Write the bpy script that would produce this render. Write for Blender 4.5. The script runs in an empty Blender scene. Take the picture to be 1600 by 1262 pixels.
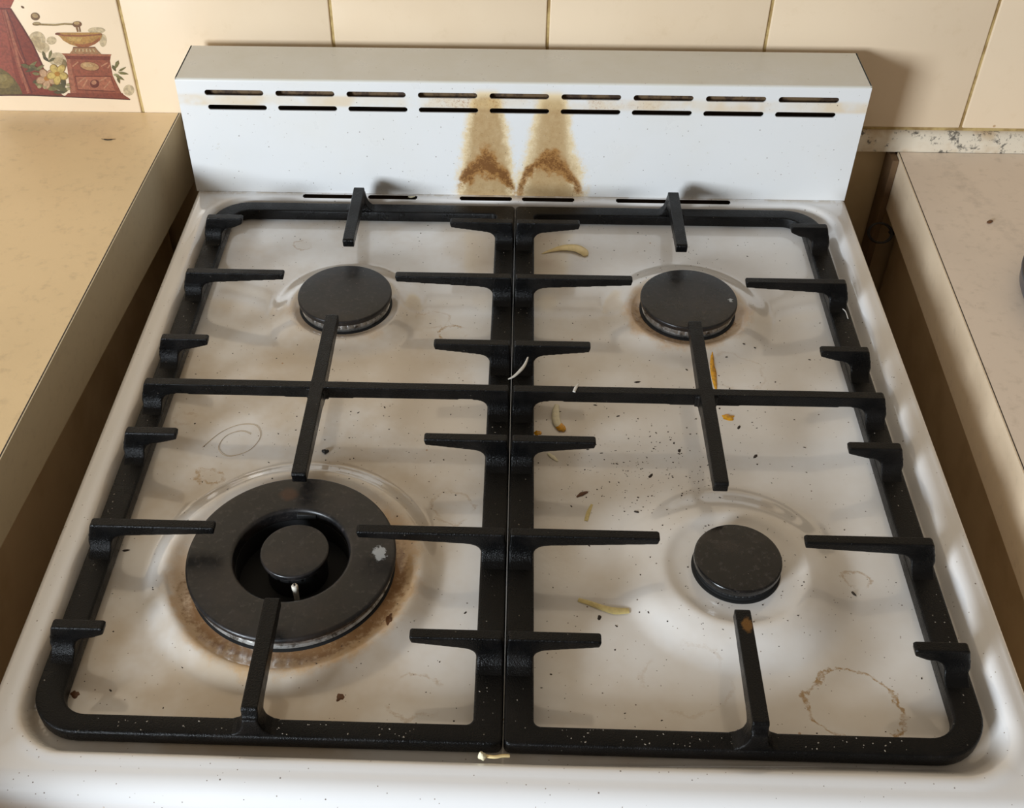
import bpy, bmesh, math, random
from mathutils import Vector, Matrix, noise
from mathutils.geometry import tessellate_polygon

C = bpy.context.scene.collection
sc = bpy.context.scene
random.seed(7)

# ------------------------------------------------------------------ camera
# metres; z = 0 is the level of the tops of the pan supports, y runs to the wall
cam_d = bpy.data.cameras.new('camera')
cam = bpy.data.objects.new('camera', cam_d); C.objects.link(cam)
cam_d.sensor_width = 36; cam_d.sensor_fit = 'HORIZONTAL'
cam_d.lens = 1769.53 / 1600 * 36
cam_d.shift_x = (800 - 752.11) / 1600
cam_d.shift_y = (623.17 - 631) / 1600
rx, up, fw = (Vector((0.9993874, 0.0347319, -0.0043044)), Vector((-0.0203377, 0.6764444, 0.7362128)),
              Vector((-0.0284818, 0.7356742, -0.6767365)))
m = Matrix((rx, up, -fw)).transposed().to_4x4()
m.translation = Vector((0.0018927, -0.5567584, 0.5017606))
cam.matrix_world = m
cam_d.clip_start = .01; cam_d.clip_end = 20
sc.camera = cam

# ------------------------------------------------------------------ light
w = bpy.data.worlds.new('room_light'); sc.world = w; w.use_nodes = True
wn = w.node_tree; wn.nodes.clear()
wo = wn.nodes.new('ShaderNodeOutputWorld'); wb = wn.nodes.new('ShaderNodeBackground')
tc = wn.nodes.new('ShaderNodeTexCoord'); sep = wn.nodes.new('ShaderNodeSeparateXYZ'); ramp = wn.nodes.new('ShaderNodeValToRGB')
mr = wn.nodes.new('ShaderNodeMapRange'); mr.inputs[1].default_value = -1; mr.inputs[2].default_value = 1
wn.links.new(tc.outputs['Generated'], sep.inputs[0]); wn.links.new(sep.outputs['Z'], mr.inputs[0])
wn.links.new(mr.outputs[0], ramp.inputs[0]); wn.links.new(ramp.outputs[0], wb.inputs[0]); wn.links.new(wb.outputs[0], wo.inputs[0])
ramp.color_ramp.elements[0].position = .42; ramp.color_ramp.elements[0].color = (.32, .22, .13, 1)
ramp.color_ramp.elements[1].position = .62; ramp.color_ramp.elements[1].color = (1.0, .86, .70, 1)
wb.inputs[1].default_value = .24

def area(name, loc, target, sx, sy, power, col):
    d = bpy.data.lights.new(name, 'AREA'); d.shape = 'RECTANGLE'; d.size = sx; d.size_y = sy; d.energy = power; d.color = col
    o = bpy.data.objects.new(name, d); C.objects.link(o); o.location = loc
    o.rotation_euler = (Vector(target) - Vector(loc)).to_track_quat('-Z', 'Y').to_euler(); return o
area('window_daylight', (-1.50, -1.80, .53), (0, 0, 0), .62, .62, 74, (.82, .91, 1.0))

vs = sc.view_settings
vs.view_transform = 'Standard'; vs.look = 'None'; vs.gamma = 1; vs.use_curve_mapping = False
vs.exposure = 0.0

# ------------------------------------------------------------------ helpers
def tag(o, label=None, cat=None, group=None, kind=None):
    if label: o['label'] = label
    if cat: o['category'] = cat
    if group: o['group'] = group
    if kind: o['kind'] = kind
    return o
def link(name, me, mat=None, parent=None, smooth=None):
    o = bpy.data.objects.new(name, me); C.objects.link(o)
    if mat is not None and not me.materials:
        me.materials.append(mat)
    if parent: o.parent = parent
    if smooth is not None: shade(me, smooth)
    return o
def shade(me, ang=35):
    me.shade_smooth() if hasattr(me, 'shade_smooth') else None
    try: me.set_sharp_from_angle(angle=math.radians(ang))
    except Exception: pass
def empty(name, loc, label, cat, group=None):
    o = bpy.data.objects.new(name, None); C.objects.link(o); o.location = loc; o.empty_display_size = .02
    return tag(o, label, cat, group)
def bm_mesh(bm, name):
    bmesh.ops.recalc_face_normals(bm, faces=bm.faces)
    me = bpy.data.meshes.new(name); bm.to_mesh(me); bm.free(); return me
def box(bm, x0, x1, y0, y1, z0, z1, bev=0, seg=2):
    r = bmesh.ops.create_cube(bm, size=1)['verts']
    for v in r:
        v.co = Vector(((x0 + x1) / 2 + v.co.x * (x1 - x0), (y0 + y1) / 2 + v.co.y * (y1 - y0), (z0 + z1) / 2 + v.co.z * (z1 - z0)))
    if bev:
        es = list({e for v in r for e in v.link_edges})
        bmesh.ops.bevel(bm, geom=es, offset=bev, segments=seg, affect='EDGES', profile=.5)
def prism(bm, pts, axis, a, b):
    """closed polygon pts (u, v) extruded from a to b; axis 'y': (x,z), 'x': (y,z), 'z': (x,y)"""
    f = {'y': lambda p, t: (p[0], t, p[1]), 'x': lambda p, t: (t, p[0], p[1]), 'z': lambda p, t: (p[0], p[1], t)}[axis]
    va = [bm.verts.new(f(p, a)) for p in pts]; vb = [bm.verts.new(f(p, b)) for p in pts]
    n = len(pts)
    for i in range(n): bm.faces.new((va[i], va[(i + 1) % n], vb[(i + 1) % n], vb[i]))
    bm.faces.new(va); bm.faces.new(vb[::-1])
def lathe(bm, prof, cx=0, cy=0, seg=96, mod=None):
    """profile of (r, z) turned round the z axis; r = 0 ends close it"""
    rings = []
    for r, z in prof:
        if r <= 1e-9: rings.append([bm.verts.new((cx, cy, z))])
        else:
            rings.append([bm.verts.new((cx + (mod(r, z, i) if mod else r) * math.cos(2 * math.pi * i / seg), cy + (mod(r, z, i) if mod else r) * math.sin(2 * math.pi * i / seg), z)) for i in range(seg)])
    for A, B in zip(rings, rings[1:]):
        for i in range(seg):
            j = (i + 1) % seg
            if len(A) == 1 and len(B) == 1: continue
            if len(A) == 1: bm.faces.new((A[0], B[i], B[j]))
            elif len(B) == 1: bm.faces.new((A[i], B[0], A[j]))
            else: bm.faces.new((A[i], B[i], B[j], A[j]))
def tube(bm, pts, rad, seg=8, flat=1.0):
    """tube along points; rad a number or a list; flat squashes it in z"""
    P = [Vector(p) for p in pts]; n = len(P); R = rad if isinstance(rad, (list, tuple)) else [rad] * n
    rings = []
    for i in range(n):
        t = (P[min(i + 1, n - 1)] - P[max(i - 1, 0)]).normalized()
        s = t.cross(Vector((0, 0, 1)))
        if s.length < 1e-4: s = Vector((1, 0, 0))
        s.normalize(); u = s.cross(t).normalized()
        rings.append([bm.verts.new(P[i] + R[i] * (math.cos(a) * s + flat * math.sin(a) * u)) for a in [2 * math.pi * k / seg for k in range(seg)]])
    for A, B in zip(rings, rings[1:]):
        for i in range(seg): bm.faces.new((A[i], A[(i + 1) % seg], B[(i + 1) % seg], B[i]))
    bm.faces.new(rings[0]); bm.faces.new(rings[-1][::-1])
def spline(pts, k=6):
    P = [Vector(p) for p in pts]; out = []
    for i in range(len(P) - 1):
        a, b, c, d = P[max(i - 1, 0)], P[i], P[i + 1], P[min(i + 2, len(P) - 1)]
        for j in range(k):
            t = j / k
            out.append(.5 * ((2 * b) + (c - a) * t + (2 * a - 5 * b + 4 * c - d) * t * t + (3 * b - a - 3 * c + d) * t ** 3))
    return out + [P[-1]]
def remeshed(me, vox, smooth=3):
    """cast look: fuse the shells of one mesh and round its edges"""
    t = bpy.data.objects.new('work', me); C.objects.link(t)
    r = t.modifiers.new('r', 'REMESH'); r.mode = 'VOXEL'; r.voxel_size = vox; r.use_smooth_shade = True
    s = t.modifiers.new('s', 'SMOOTH'); s.factor = .5; s.iterations = smooth
    dg = bpy.context.evaluated_depsgraph_get(); dg.update()
    out = bpy.data.meshes.new_from_object(t.evaluated_get(dg))
    bpy.data.objects.remove(t); return out
def rrect(x0, x1, y0, y1, r, seg=8):
    """rounded rectangle, r = (sw, se, ne, nw)"""
    o = []
    for (cx, cy, a0, rr) in ((x0 + r[0], y0 + r[0], 180, r[0]), (x1 - r[1], y0 + r[1], 270, r[1]), (x1 - r[2], y1 - r[2], 0, r[2]), (x0 + r[3], y1 - r[3], 90, r[3])):
        for k in range(seg + 1):
            a = math.radians(a0 + 90 * k / seg); o.append((cx + rr * math.cos(a), cy + rr * math.sin(a)))
    return o

# ------------------------------------------------------------------ node maths
class N:
    nt = None
    def __init__(s, sock): s.s = sock
    @staticmethod
    def op(o, *a, clamp=False):
        n = N.nt.nodes.new('ShaderNodeMath'); n.operation = o; n.use_clamp = clamp
        for i, x in enumerate(a):
            if isinstance(x, N): N.nt.links.new(x.s, n.inputs[i])
            else: n.inputs[i].default_value = x
        return N(n.outputs[0])
    def __add__(s, o): return N.op('ADD', s, o)
    __radd__ = __add__
    def __sub__(s, o): return N.op('SUBTRACT', s, o)
    def __rsub__(s, o): return N.op('SUBTRACT', o, s)
    def __mul__(s, o): return N.op('MULTIPLY', s, o)
    __rmul__ = __mul__
    def __truediv__(s, o): return N.op('DIVIDE', s, o)
    def abs(s): return N.op('ABSOLUTE', s)
    def pow(s, e): return N.op('POWER', s, e)
def mx(a, b): return N.op('MAXIMUM', a, b)
def mn(a, b): return N.op('MINIMUM', a, b)
def hyp(a, b): return N.op('SQRT', a * a + b * b)
def sstep(x, a, b):
    """smooth 0..1 as x runs a -> b (a may be above b)"""
    n = N.nt.nodes.new('ShaderNodeMapRange'); n.interpolation_type = 'SMOOTHSTEP'
    lo, hi, t0, t1 = (a, b, 0, 1) if a < b else (b, a, 1, 0)
    N.nt.links.new(x.s, n.inputs[0]); n.inputs[1].default_value = lo; n.inputs[2].default_value = hi
    n.inputs[3].default_value = t0; n.inputs[4].default_value = t1
    return N(n.outputs[0])
class Mat:
    def __init__(s, name, rough=.5, metal=0, spec=.5):
        s.m = bpy.data.materials.new(name); s.m.use_nodes = True; s.nt = s.m.node_tree; N.nt = s.nt
        s.b = s.nt.nodes['Principled BSDF']; s.b.inputs['Roughness'].default_value = rough
        s.b.inputs['Metallic'].default_value = metal; s.b.inputs['Specular IOR Level'].default_value = spec
        s.co = s.nt.nodes.new('ShaderNodeTexCoord'); sp = s.nt.nodes.new('ShaderNodeSeparateXYZ')
        s.nt.links.new(s.co.outputs['Object'], sp.inputs[0])
        s.x, s.y, s.z = N(sp.outputs[0]), N(sp.outputs[1]), N(sp.outputs[2])
    def noise(s, scale, detail=4, rough=.6, off=0, dist=0):
        n = s.nt.nodes.new('ShaderNodeTexNoise'); n.inputs['Scale'].default_value = scale; n.inputs['Detail'].default_value = detail
        n.inputs['Roughness'].default_value = rough; n.inputs['Distortion'].default_value = dist
        mp = s.nt.nodes.new('ShaderNodeMapping'); mp.inputs['Location'].default_value = (off, off * .7, off * .3)
        s.nt.links.new(s.co.outputs['Object'], mp.inputs[0]); s.nt.links.new(mp.outputs[0], n.inputs['Vector'])
        return N(n.outputs[0])
    def specks(s, scale, size, keep, off=0):
        """small round dots, keep = share of cells that hold one"""
        v = s.nt.nodes.new('ShaderNodeTexVoronoi'); v.inputs['Scale'].default_value = scale
        mp = s.nt.nodes.new('ShaderNodeMapping'); mp.inputs['Location'].default_value = (off, off * .7, off * .3)
        s.nt.links.new(s.co.outputs['Object'], mp.inputs[0]); s.nt.links.new(mp.outputs[0], v.inputs['Vector'])
        sp = s.nt.nodes.new('ShaderNodeSeparateColor'); s.nt.links.new(v.outputs['Color'], sp.inputs[0])
        return sstep(N(v.outputs['Distance']), size, size * .5) * N.op('LESS_THAN', N(sp.outputs[0]), keep)
    def mix(s, f, a, b):
        n = s.nt.nodes.new('ShaderNodeMix'); n.data_type = 'RGBA'; n.clamp_factor = True
        if isinstance(f, N): s.nt.links.new(f.s, n.inputs[0])
        else: n.inputs[0].default_value = f
        for i, c in ((6, a), (7, b)):
            if isinstance(c, tuple): n.inputs[i].default_value = (*c, 1)
            else: s.nt.links.new(c, n.inputs[i])
        return n.outputs[2]
    def color(s, c):
        if isinstance(c, tuple): s.b.inputs['Base Color'].default_value = (*c, 1)
        else: s.nt.links.new(c, s.b.inputs['Base Color'])
    def rough(s, n): s.nt.links.new(n.s, s.b.inputs['Roughness'])
    def bump(s, h, dist=.001, strength=1):
        n = s.nt.nodes.new('ShaderNodeBump'); n.inputs['Distance'].default_value = dist; n.inputs['Strength'].default_value = strength
        s.nt.links.new(h.s, n.inputs['Height']); s.nt.links.new(n.outputs[0], s.b.inputs['Normal'])
def srgb(r, g, b, k=1.0):
    f = lambda c: k * ((c / 255) / 12.92 if c / 255 <= .04045 else ((c / 255 + .055) / 1.055) ** 2.4)
    return (f(r), f(g), f(b))

# ------------------------------------------------------------------ materials
BUR = {'tl': (-.1276, .1252), 'tr': (.132, .1264), 'br': (.136, -.1238), 'wok': (-.1279, -.1290)}

M = Mat('enamel_hob', .2); M.b.inputs['Coat Weight'].default_value = 1.0; M.b.inputs['Coat Roughness'].default_value = .07
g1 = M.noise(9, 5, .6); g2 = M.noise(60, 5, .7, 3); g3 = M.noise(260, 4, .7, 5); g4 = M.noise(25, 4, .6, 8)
well = sstep(mx(M.x.abs(), M.y.abs()), .262, .250)          # paler rim; patchy tan well, stronger towards the left
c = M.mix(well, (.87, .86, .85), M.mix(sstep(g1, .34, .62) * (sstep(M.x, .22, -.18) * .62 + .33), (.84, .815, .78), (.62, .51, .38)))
rust = None
for k, r0, wd, am in (('tl', .036, .014, .35), ('tr', .037, .018, .75), ('br', .026, .012, .12), ('wok', .0625, .021, 1.0)):
    cx, cy = BUR[k]
    d = hyp(M.x - cx, M.y - cy)
    front = sstep(M.y - cy + (M.x - cx) * (-.35 if k == 'wok' else .3), .06, -.03) * .75 + .25
    a = sstep(d + (g2 - .5) * .02 + (g4 - .5) * .02, r0 + wd, r0) * am * front
    rust = a if rust is None else mx(rust, a)
c = M.mix(sstep(rust, .05, .6) * .7, c, (.64, .37, .13))
c = M.mix(sstep(rust + (g3 - .5) * 1.1 + (g2 - .5) * .8, .58, 1.0) * .85, c, (.28, .125, .035))
# dried spill rims
for (sx, sy, r, am) in ((-.196, -.054, .0085, .8), (-.045, .098, .011, 1.0), (-.036, -.076, .014, .4), (.190, -.214, .026, 1.0), (-.048, -.214, .016, .45),
                        (.2077, -.126, .007, .6), (-.1723, .209, .005, .6), (-.2225, -.002, .008, .4), (.16, .06, .02, .2), (.1, -.2, .025, .2), (-.06, .115, .012, .35)):
    d = hyp(M.x - sx, (M.y - sy) * 1.15) + (g2 - .5) * .018 + (g4 - .5) * .75 * (r + .01)
    ring = sstep((d - r).abs(), .0016, .0004)
    c = M.mix(ring * sstep(g3, .3, .6) * sstep(M.noise(38, 2, .5, 21), .36, .50) * am, c, (.42, .25, .09))
    c = M.mix(sstep(d, r, r * .5) * .12 * am, c, (.60, .42, .2))
# grime where the sheet meets the backguard and along its front lip
c = M.mix(sstep(M.y, .258, .268) * sstep(g4 + (g2 - .5), .42, .62) * .6, c, (.42, .29, .13))
c = M.mix(M.specks(170, .11, .16) * .9, c, (.10, .05, .025))
c = M.mix(M.specks(420, .18, .10, 4) * .8, c, (.16, .09, .04))
c = M.mix(M.specks(90, .09, .035, 9) * .8, c, (.38, .18, .05))
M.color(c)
M.rough(mx(sstep(g1, .3, .8) * .14 + .12, sstep(rust, .0, .5) * .5) + (g2 - .5) * .12)
drip = sstep(hyp((M.x - .03) * 1.4, (M.y + .1) * .55), .035, .01)
M.bump(M.noise(140, 2, .5, 2) * .10 + M.noise(230, 3, .5, 6) * drip * .6 + rust * g3 * .35, .0012, .35)
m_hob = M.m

M = Mat('enamel_side', .3)
M.color(M.mix(sstep(M.noise(20, 5, .65), .5, .8) * .5, (.78, .76, .72), (.55, .47, .35))); m_side = M.m

M = Mat('enamel_backguard', .3)
n1 = M.noise(30, 5, .65); n2 = M.noise(150, 4, .7, 3); n3 = M.noise(700, 3, .7, 7)
c = M.mix(sstep(M.noise(8, 4, .6, 1), .45, .75) * .25, (.80, .80, .79), (.74, .70, .60))
h = (M.z + .021) / .1036                        # 0 at the foot of the plate, 1 at its top
onface = sstep(M.y, .268, .2665)
stain = None; burn = None
for x0, wb_, am in ((-.0245, .0225, 1.0), (.0285, .0265, .85)):
    xs = (M.x - x0) + (n1 - .5) * .006
    wdt = sstep(h, .55, 0) * (wb_ - .0165) + .0165
    wdt = wdt * (1 - sstep(h, .45, 1.0) * .42)
    u = xs.abs() / wdt
    fade = sstep(h, .98, .80)
    s_ = sstep(u + (n2 - .5) * .75 + (n1 - .5) * .5 + (n3 - .5) * .3, 1.5, .40) * fade * am
    stain = s_ if stain is None else mx(stain, s_)
    arch = .31 + (n1 - .5) * .55 + (n2 - .5) * .16 - u * u * .24                    # dark scorched arch over each slot
    b_ = (sstep((h - arch).abs() + (n2 - .5) * .16, .19, .0) + sstep(h - arch, .35, .0) * sstep(h - arch, -.05, .02) * .35) * sstep(u + (n2 - .5) * .2, 1.25, .8) * am
    burn = b_ if burn is None else mx(burn, b_)
c = M.mix(sstep(stain, .0, .45) * onface * .75, c, (.82, .60, .27))
c = M.mix(sstep(stain, .30, .9) * onface * (n2 * .7 + n1 * .5 + .25), c, (.44, .28, .125))
c = M.mix(sstep(burn, .15, .8) * sstep(stain, .0, .3) * onface * .80, c, (.36, .16, .035))
c = M.mix(sstep(burn * .6 + (n3 - .5) * 1.6, .35, .75) * sstep(burn, .1, .4) * sstep(stain, .0, .3) * onface * .75, c, (.13, .045, .012))
c = M.mix(M.specks(520, .22, .22, 3) * sstep(stain, .2, .6) * onface * .5, c, (.15, .07, .03))
# yellowed band between the slot rows
band = sstep((M.z - .0645).abs(), .006, .003) * sstep(M.noise(26, 3, .6, 11), .40, .60)
c = M.mix(sstep((M.z - .0645).abs(), .0075, .002) * onface * .28 * sstep(M.noise(50, 4, .6, 31), .3, .6), c, (.76, .56, .28)); c = M.mix(band * onface * .4, c, (.72, .50, .22))
c = M.mix(band * onface * sstep(n3, .5, .68) * sstep(M.x.abs(), .16, .0) * .8, c, (.40, .17, .05))
c = M.mix(M.specks(210, .12, .16) * .85, c, (.12, .07, .04)); c = M.mix(M.specks(430, .16, .10, 2) * .6, c, (.2, .13, .08))
c = M.mix(M.specks(120, .10, .05, 5) * .6, c, (.30, .22, .12))
c = M.mix(sstep(M.noise(70, 6, .75, 14), .66, .72) * .35, c, (.55, .50, .38))
c = M.mix(sstep(M.z, .0805, .0822) * (n1 * .5 + .25), c, (.62, .57, .43))
M.color(c); M.rough((n1 - .5) * .2 + .30)
M.bump(M.noise(160, 2, .5, 9) * .1 + stain * n3 * .4, .001, .3)
m_guard = M.m

def cast_iron(name, base=.0025, r=.34, grease=0.0, brown=0.0):
    M = Mat(name, r)
    a = M.noise(45, 5, .65); b = M.noise(900, 3, .6, 4)
    c = M.mix(sstep(a, .45, .75), (base, base * .98, base), (base * 2.6, base * 2.0, base * 1.6))
    c = M.mix(M.specks(300, .14, .07) * .7, c, (.15, .13, .10))
    M.color(c)
    M.rough(sstep(a, .35, .7) * .22 + (r - .1)); M.bump(b * .7 + M.noise(1700, 2, .5, 1) * .5, .0008, .6); M.b.inputs['Specular IOR Level'].default_value = .22; return M
m_iron = cast_iron('black_enamelled_iron').m
M = cast_iron('greasy_iron', .012, .30)
m_iron_greasy = M.m
M = cast_iron('iron_rust_spot'); N.nt = M.nt
rs = sstep(hyp(M.x - .1297, (M.y + .186) * .6) + (M.noise(300, 3) - .5) * .004, .0035, .002)
src = M.b.inputs['Base Color'].links[0].from_socket
M.color(M.mix(rs * .8, src, (.20, .09, .02))); m_iron_rust = M.m

def cap_mat(name, base, r, chip=None, rustc=None):
    M = Mat(name, r)
    a = M.noise(70, 5, .7); b = M.noise(260, 4, .7, 5)
    c = M.mix(sstep(a, .42, .72), (base, base, base * 1.08), (base * 2.6, base * 2.2, base * 2.1))
    c = M.mix(sstep(b, .52, .70) * .55, c, (.055, .045, .042)); c = M.mix(sstep(M.noise(34, 4, .6, 12), .5, .66) * .5, c, (.030, .022, .018))
    c = M.mix(M.specks(300, .12, .03) * .7, c, (.25, .22, .18))
    if rustc: c = M.mix(sstep(hyp(M.x - rustc[0], M.y - rustc[1]) + (b - .5) * .006, .007, .003) * .5, c, (.10, .035, .012))
    if chip:
        k = sstep(hyp(M.x - chip[0], (M.y - chip[1]) * .7) + (b - .5) * .009, chip[2], chip[2] * .75)
        c = M.mix(k, c, (.42, .44, .45))
    M.color(c); M.rough(sstep(a, .35, .75) * .2 + (r - .1)); M.bump(b * .4, .0006, .3); return M.m
m_cap = cap_mat('burner_cap_enamel', .007, .38)
m_cap_tr = cap_mat('burner_cap_enamel_chipped', .008, .36, chip=(.163, .1245, .0012))
m_cap_br = cap_mat('burner_cap_enamel_gloss', .003, .26)
m_cap_wok = cap_mat('wok_cap_enamel', .007, .40, chip=(-.0755, -.1275, .0042), rustc=(-.137, -.082))
M = Mat('burner_aluminium', .42, .9)
M.color(M.mix(sstep(M.noise(160, 5, .7), .46, .66), (.50, .49, .47), (.10, .08, .06))); m_alu = M.m
M = Mat('burner_soot', .7); M.color((.006, .006, .006)); m_soot = M.m
M = Mat('igniter_ceramic', .35); M.color(M.mix(sstep(M.noise(300), .5, .7), (.75, .70, .60), (.35, .28, .2))); m_ceramic = M.m
M = Mat('cavity_dark', .8); M.color((.02, .016, .012)); m_dark = M.m
M = Mat('cavity_brown', .8); M.color((.10, .06, .03)); m_brown = M.m
M = Mat('flange_rusty', .7); M.color(M.mix(sstep(M.noise(90, 5, .7), .45, .6), (.15, .09, .04), (.05, .025, .012))); m_flange = M.m

def laminate(name, col, dirt, r=.42, line=False):
    M = Mat(name, r)
    a = M.noise(7, 5, .6); b = M.noise(120, 4, .6, 3)
    c = M.mix(sstep(a, .4, .75) * .5, col, tuple(x * .86 for x in col))
    c = M.mix(sstep(b, .5, .8) * .25, c, dirt)
    c = M.mix(M.specks(70, .05, .05) * .8, c, (.12, .08, .05))
    c = M.mix(M.specks(150, .07, .03, 7) * .7, c, (.22, .14, .08))
    c = M.mix(sstep(M.noise(35, 6, .75, 9), .66, .74) * .25, c, dirt)
    if line:   # faint worn band across the top
        k = sstep((M.x - .385 + (M.y - .25) * .26).abs(), .012, .006) * sstep(b, .35, .6)
        c = M.mix(k * .22, c, tuple(x * .6 for x in col))
    M.color(c); M.rough(sstep(a, .3, .8) * .15 + r - .08); M.bump(M.noise(500, 2), .0003, .15); return M.m
m_lam_l = laminate('worktop_laminate_tan', srgb(236, 206, 158), (.30, .2, .11))
m_lam_r = laminate('worktop_laminate_beige', srgb(238, 220, 200), (.33, .25, .16), line=True)
m_edge_l = laminate('worktop_edge_laminate', srgb(200, 183, 152), (.30, .22, .13), .4)
m_edge_r = laminate('worktop_edge_laminate_cream', srgb(234, 212, 182), (.42, .31, .2), .35)
M = Mat('laminate_seam', .6); M.color((.03, .02, .015)); m_seam = M.m
M = Mat('cabinet_board', .6)
M.color(M.mix(sstep(M.noise(14, 4), .4, .7), srgb(214, 186, 146), srgb(196, 166, 124))); m_board = M.m
M = Mat('shade_strip_dark', .7); M.color(M.mix(sstep(M.noise(30, 4), .4, .7), srgb(112, 86, 58), srgb(92, 68, 44))); m_shade_strip = M.m  # shade tone for the added strip in the right-hand gap
M = Mat('floor_vinyl', .6); M.color(srgb(120, 92, 62)); m_floor = M.m
M = Mat('wall_render', .8); M.color(M.mix(sstep(M.noise(10, 4), .4, .7), srgb(205, 178, 135), srgb(188, 160, 118))); m_plaster = M.m
M = Mat('grout', .9); M.color(M.mix(sstep(M.noise(60, 4), .4, .65), srgb(190, 165, 110), srgb(150, 122, 75))); m_grout = M.m
M = Mat('wall_tile_glaze', .22)
a = M.noise(6, 4, .6); b = M.noise(60, 5, .7, 2)
c = M.mix(sstep(a, .4, .7) * .5, srgb(232, 210, 180), srgb(224, 200, 168))
c = M.mix(sstep(b, .55, .8) * .15, c, srgb(190, 160, 110))
c = M.mix(M.specks(60, .06, .06) * .55, c, (.38, .24, .12)); c = M.mix(M.specks(22, .035, .10, 4) * .7, c, (.40, .22, .08))
M.color(c); M.bump(M.noise(18, 2), .001, .12); m_tile = M.m
M = Mat('sealant_mould', .5)
k = sstep(M.noise(90, 6, .75, 3) + (M.noise(24, 2, .5, 8) - .5) * .5 + sstep((M.x - .40).abs(), .06, .02) * .09, .56, .64)
M.color(M.mix(k * .85, M.mix(sstep(M.noise(30, 3, .6, 1), .5, .7) * .6, srgb(225, 212, 190), srgb(185, 150, 100)), (.05, .045, .04)))
m_seal = M.m
def plain(name, col, r=.5, trans=0, nz=0):
    M = Mat(name, r); M.color(M.mix(sstep(M.noise(400, 4), .4, .65), col, tuple(x * (1 - nz) for x in col)) if nz else col)
    if trans: M.b.inputs['Transmission Weight'].default_value = trans
    return M.m

# ------------------------------------------------------------------ room shell
WY = .340
bm = bmesh.new(); box(bm, -1.6, 1.6, WY + .006, WY + .10, -.92, 1.6)
wall = tag(link('wall_back', bm_mesh(bm, 'wall'), m_plaster), kind='structure')
tag(wall, 'cream kitchen wall behind the cooker')
# tiles: one slab per tile, grout behind
bm = bmesh.new(); box(bm, -1.6, 1.6, WY + .0015, WY + .006, .004, 1.6)
link('grout', bm_mesh(bm, 'grout'), m_grout, wall)
bm = bmesh.new()
joints = [-.331 - .178 * k for k in range(7, 0, -1)] + [-.3305, -.1553, .0240, .2045, .3850] + [.3850 + .178 * k for k in range(1, 7)]
zs = [.0065 + .1985 * k for k in range(9)]
for a, b in zip(joints, joints[1:]):
    for z0, z1 in zip(zs, zs[1:]):
        box(bm, a + .0012, b - .0012, WY, WY + .005, z0 + .001, z1 - .001, .0012, 3)
tiles = link('wall_tiles', bm_mesh(bm, 'tiles'), m_tile, wall, 40)
bm = bmesh.new(); box(bm, -1.6, 1.6, -1.7, WY + .006, -.95, -.92)
tag(link('floor', bm_mesh(bm, 'floor'), m_floor), kind='structure')
# seal strip on the right
bm = bmesh.new()
prism(bm, [(WY - .006, -.013), (WY, -.013), (WY + .005, -.013), (WY + .005, .0045), (WY - .001, .0045), (WY - .0045, .001), (WY - .006, -.004)], 'x', .2, 1.6)
tag(link('trim_1', bm_mesh(bm, 'seal'), m_seal, None, 50), kind='structure')

# painted kitchen motif on the corner tile ---------------------------------
HM = [7.59064e-05, 1.45498e-06, -0.428581, 1.14882e-06, -8.46669e-05, 0.113149, 2.94803e-06, -5.73466e-05]
def art(u, v):
    d = HM[6] * u + HM[7] * v + 1
    return ((HM[0] * u + HM[1] * v + HM[2]) / d, (HM[3] * u + HM[4] * v + HM[5]) / d)
art_mats = {}
art_bm = bmesh.new(); art_list = []; layer = [0]
def paint(pts, col, lift=None):
    key = col
    if key not in art_mats:
        k = .52
        mm = Mat('tile_paint', .3)
        cc = tuple(a_ * b_ for a_, b_ in zip(srgb(*col, k), (1, .96, .84)))
        nn = mm.noise(420, 5, .7, len(art_mats))
        mm.color(mm.mix(sstep(nn, .38, .66), tuple(min(1, x * 1.22) for x in cc), tuple(x * .8 for x in cc))); art_mats[key] = (len(art_list), mm.m); art_list.append(mm.m)
    idx = art_mats[key][0]; layer[0] += 1; y = WY - .0001 - layer[0] * .000004
    P = [Vector((*art(u, v), 0)) for u, v in pts]
    vs_ = [art_bm.verts.new((p.x, y, p.y)) for p in P]
    for t in tessellate_polygon([P]):
        try: f = art_bm.faces.new([vs_[i] for i in t]); f.material_index = idx
        except ValueError: pass
def ell(cx, cy, rx_, ry_, rot=0, n=18):
    r = math.radians(rot)
    return [(cx + rx_ * math.cos(t) * math.cos(r) - ry_ * math.sin(t) * math.sin(r), cy + rx_ * math.cos(t) * math.sin(r) + ry_ * math.sin(t) * math.cos(r)) for t in [2 * math.pi * k / n for k in range(n)]]
def leaf(cx, cy, L, W, rot, col):
    r = math.radians(rot); pts = [(-L, 0), (-L * .4, W), (L * .3, W * .8), (L, 0), (L * .3, -W * .8), (-L * .4, -W)]
    paint([(cx + a * math.cos(r) - b * math.sin(r), cy + a * math.sin(r) + b * math.cos(r)) for a, b in pts], col)
def stroke(pts, w_, col):
    L = []; Rr = []
    for i, (x, y) in enumerate(pts):
        a = pts[max(i - 1, 0)]; b = pts[min(i + 1, len(pts) - 1)]; dx, dy = b[0] - a[0], b[1] - a[1]; l = math.hypot(dx, dy)
        L.append((x - dy / l * w_, y + dx / l * w_)); Rr.append((x + dy / l * w_, y - dx / l * w_))
    paint(L + Rr[::-1], col)
SM = (236, 214, 180)
for e in ((400, 440, 95, 100), (470, 520, 70, 60), (560, 440, 55, 45), (620, 640, 100, 70), (1050, 330, 95, 35), (1120, 440, 40, 70), (1400, 980, 60, 60)):
    paint(ell(*e), SM)
for e in ((390, 450, 55, 60), (450, 500, 45, 40), (640, 660, 60, 40)): paint(ell(*e), (214, 190, 152))
RED, DRED, LRED = (146, 62, 44), (112, 42, 30), (184, 112, 88)
paint([(-80, -60), (170, -60), (150, 10), (112, 90), (-80, 90)], (176, 84, 64))
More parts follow.
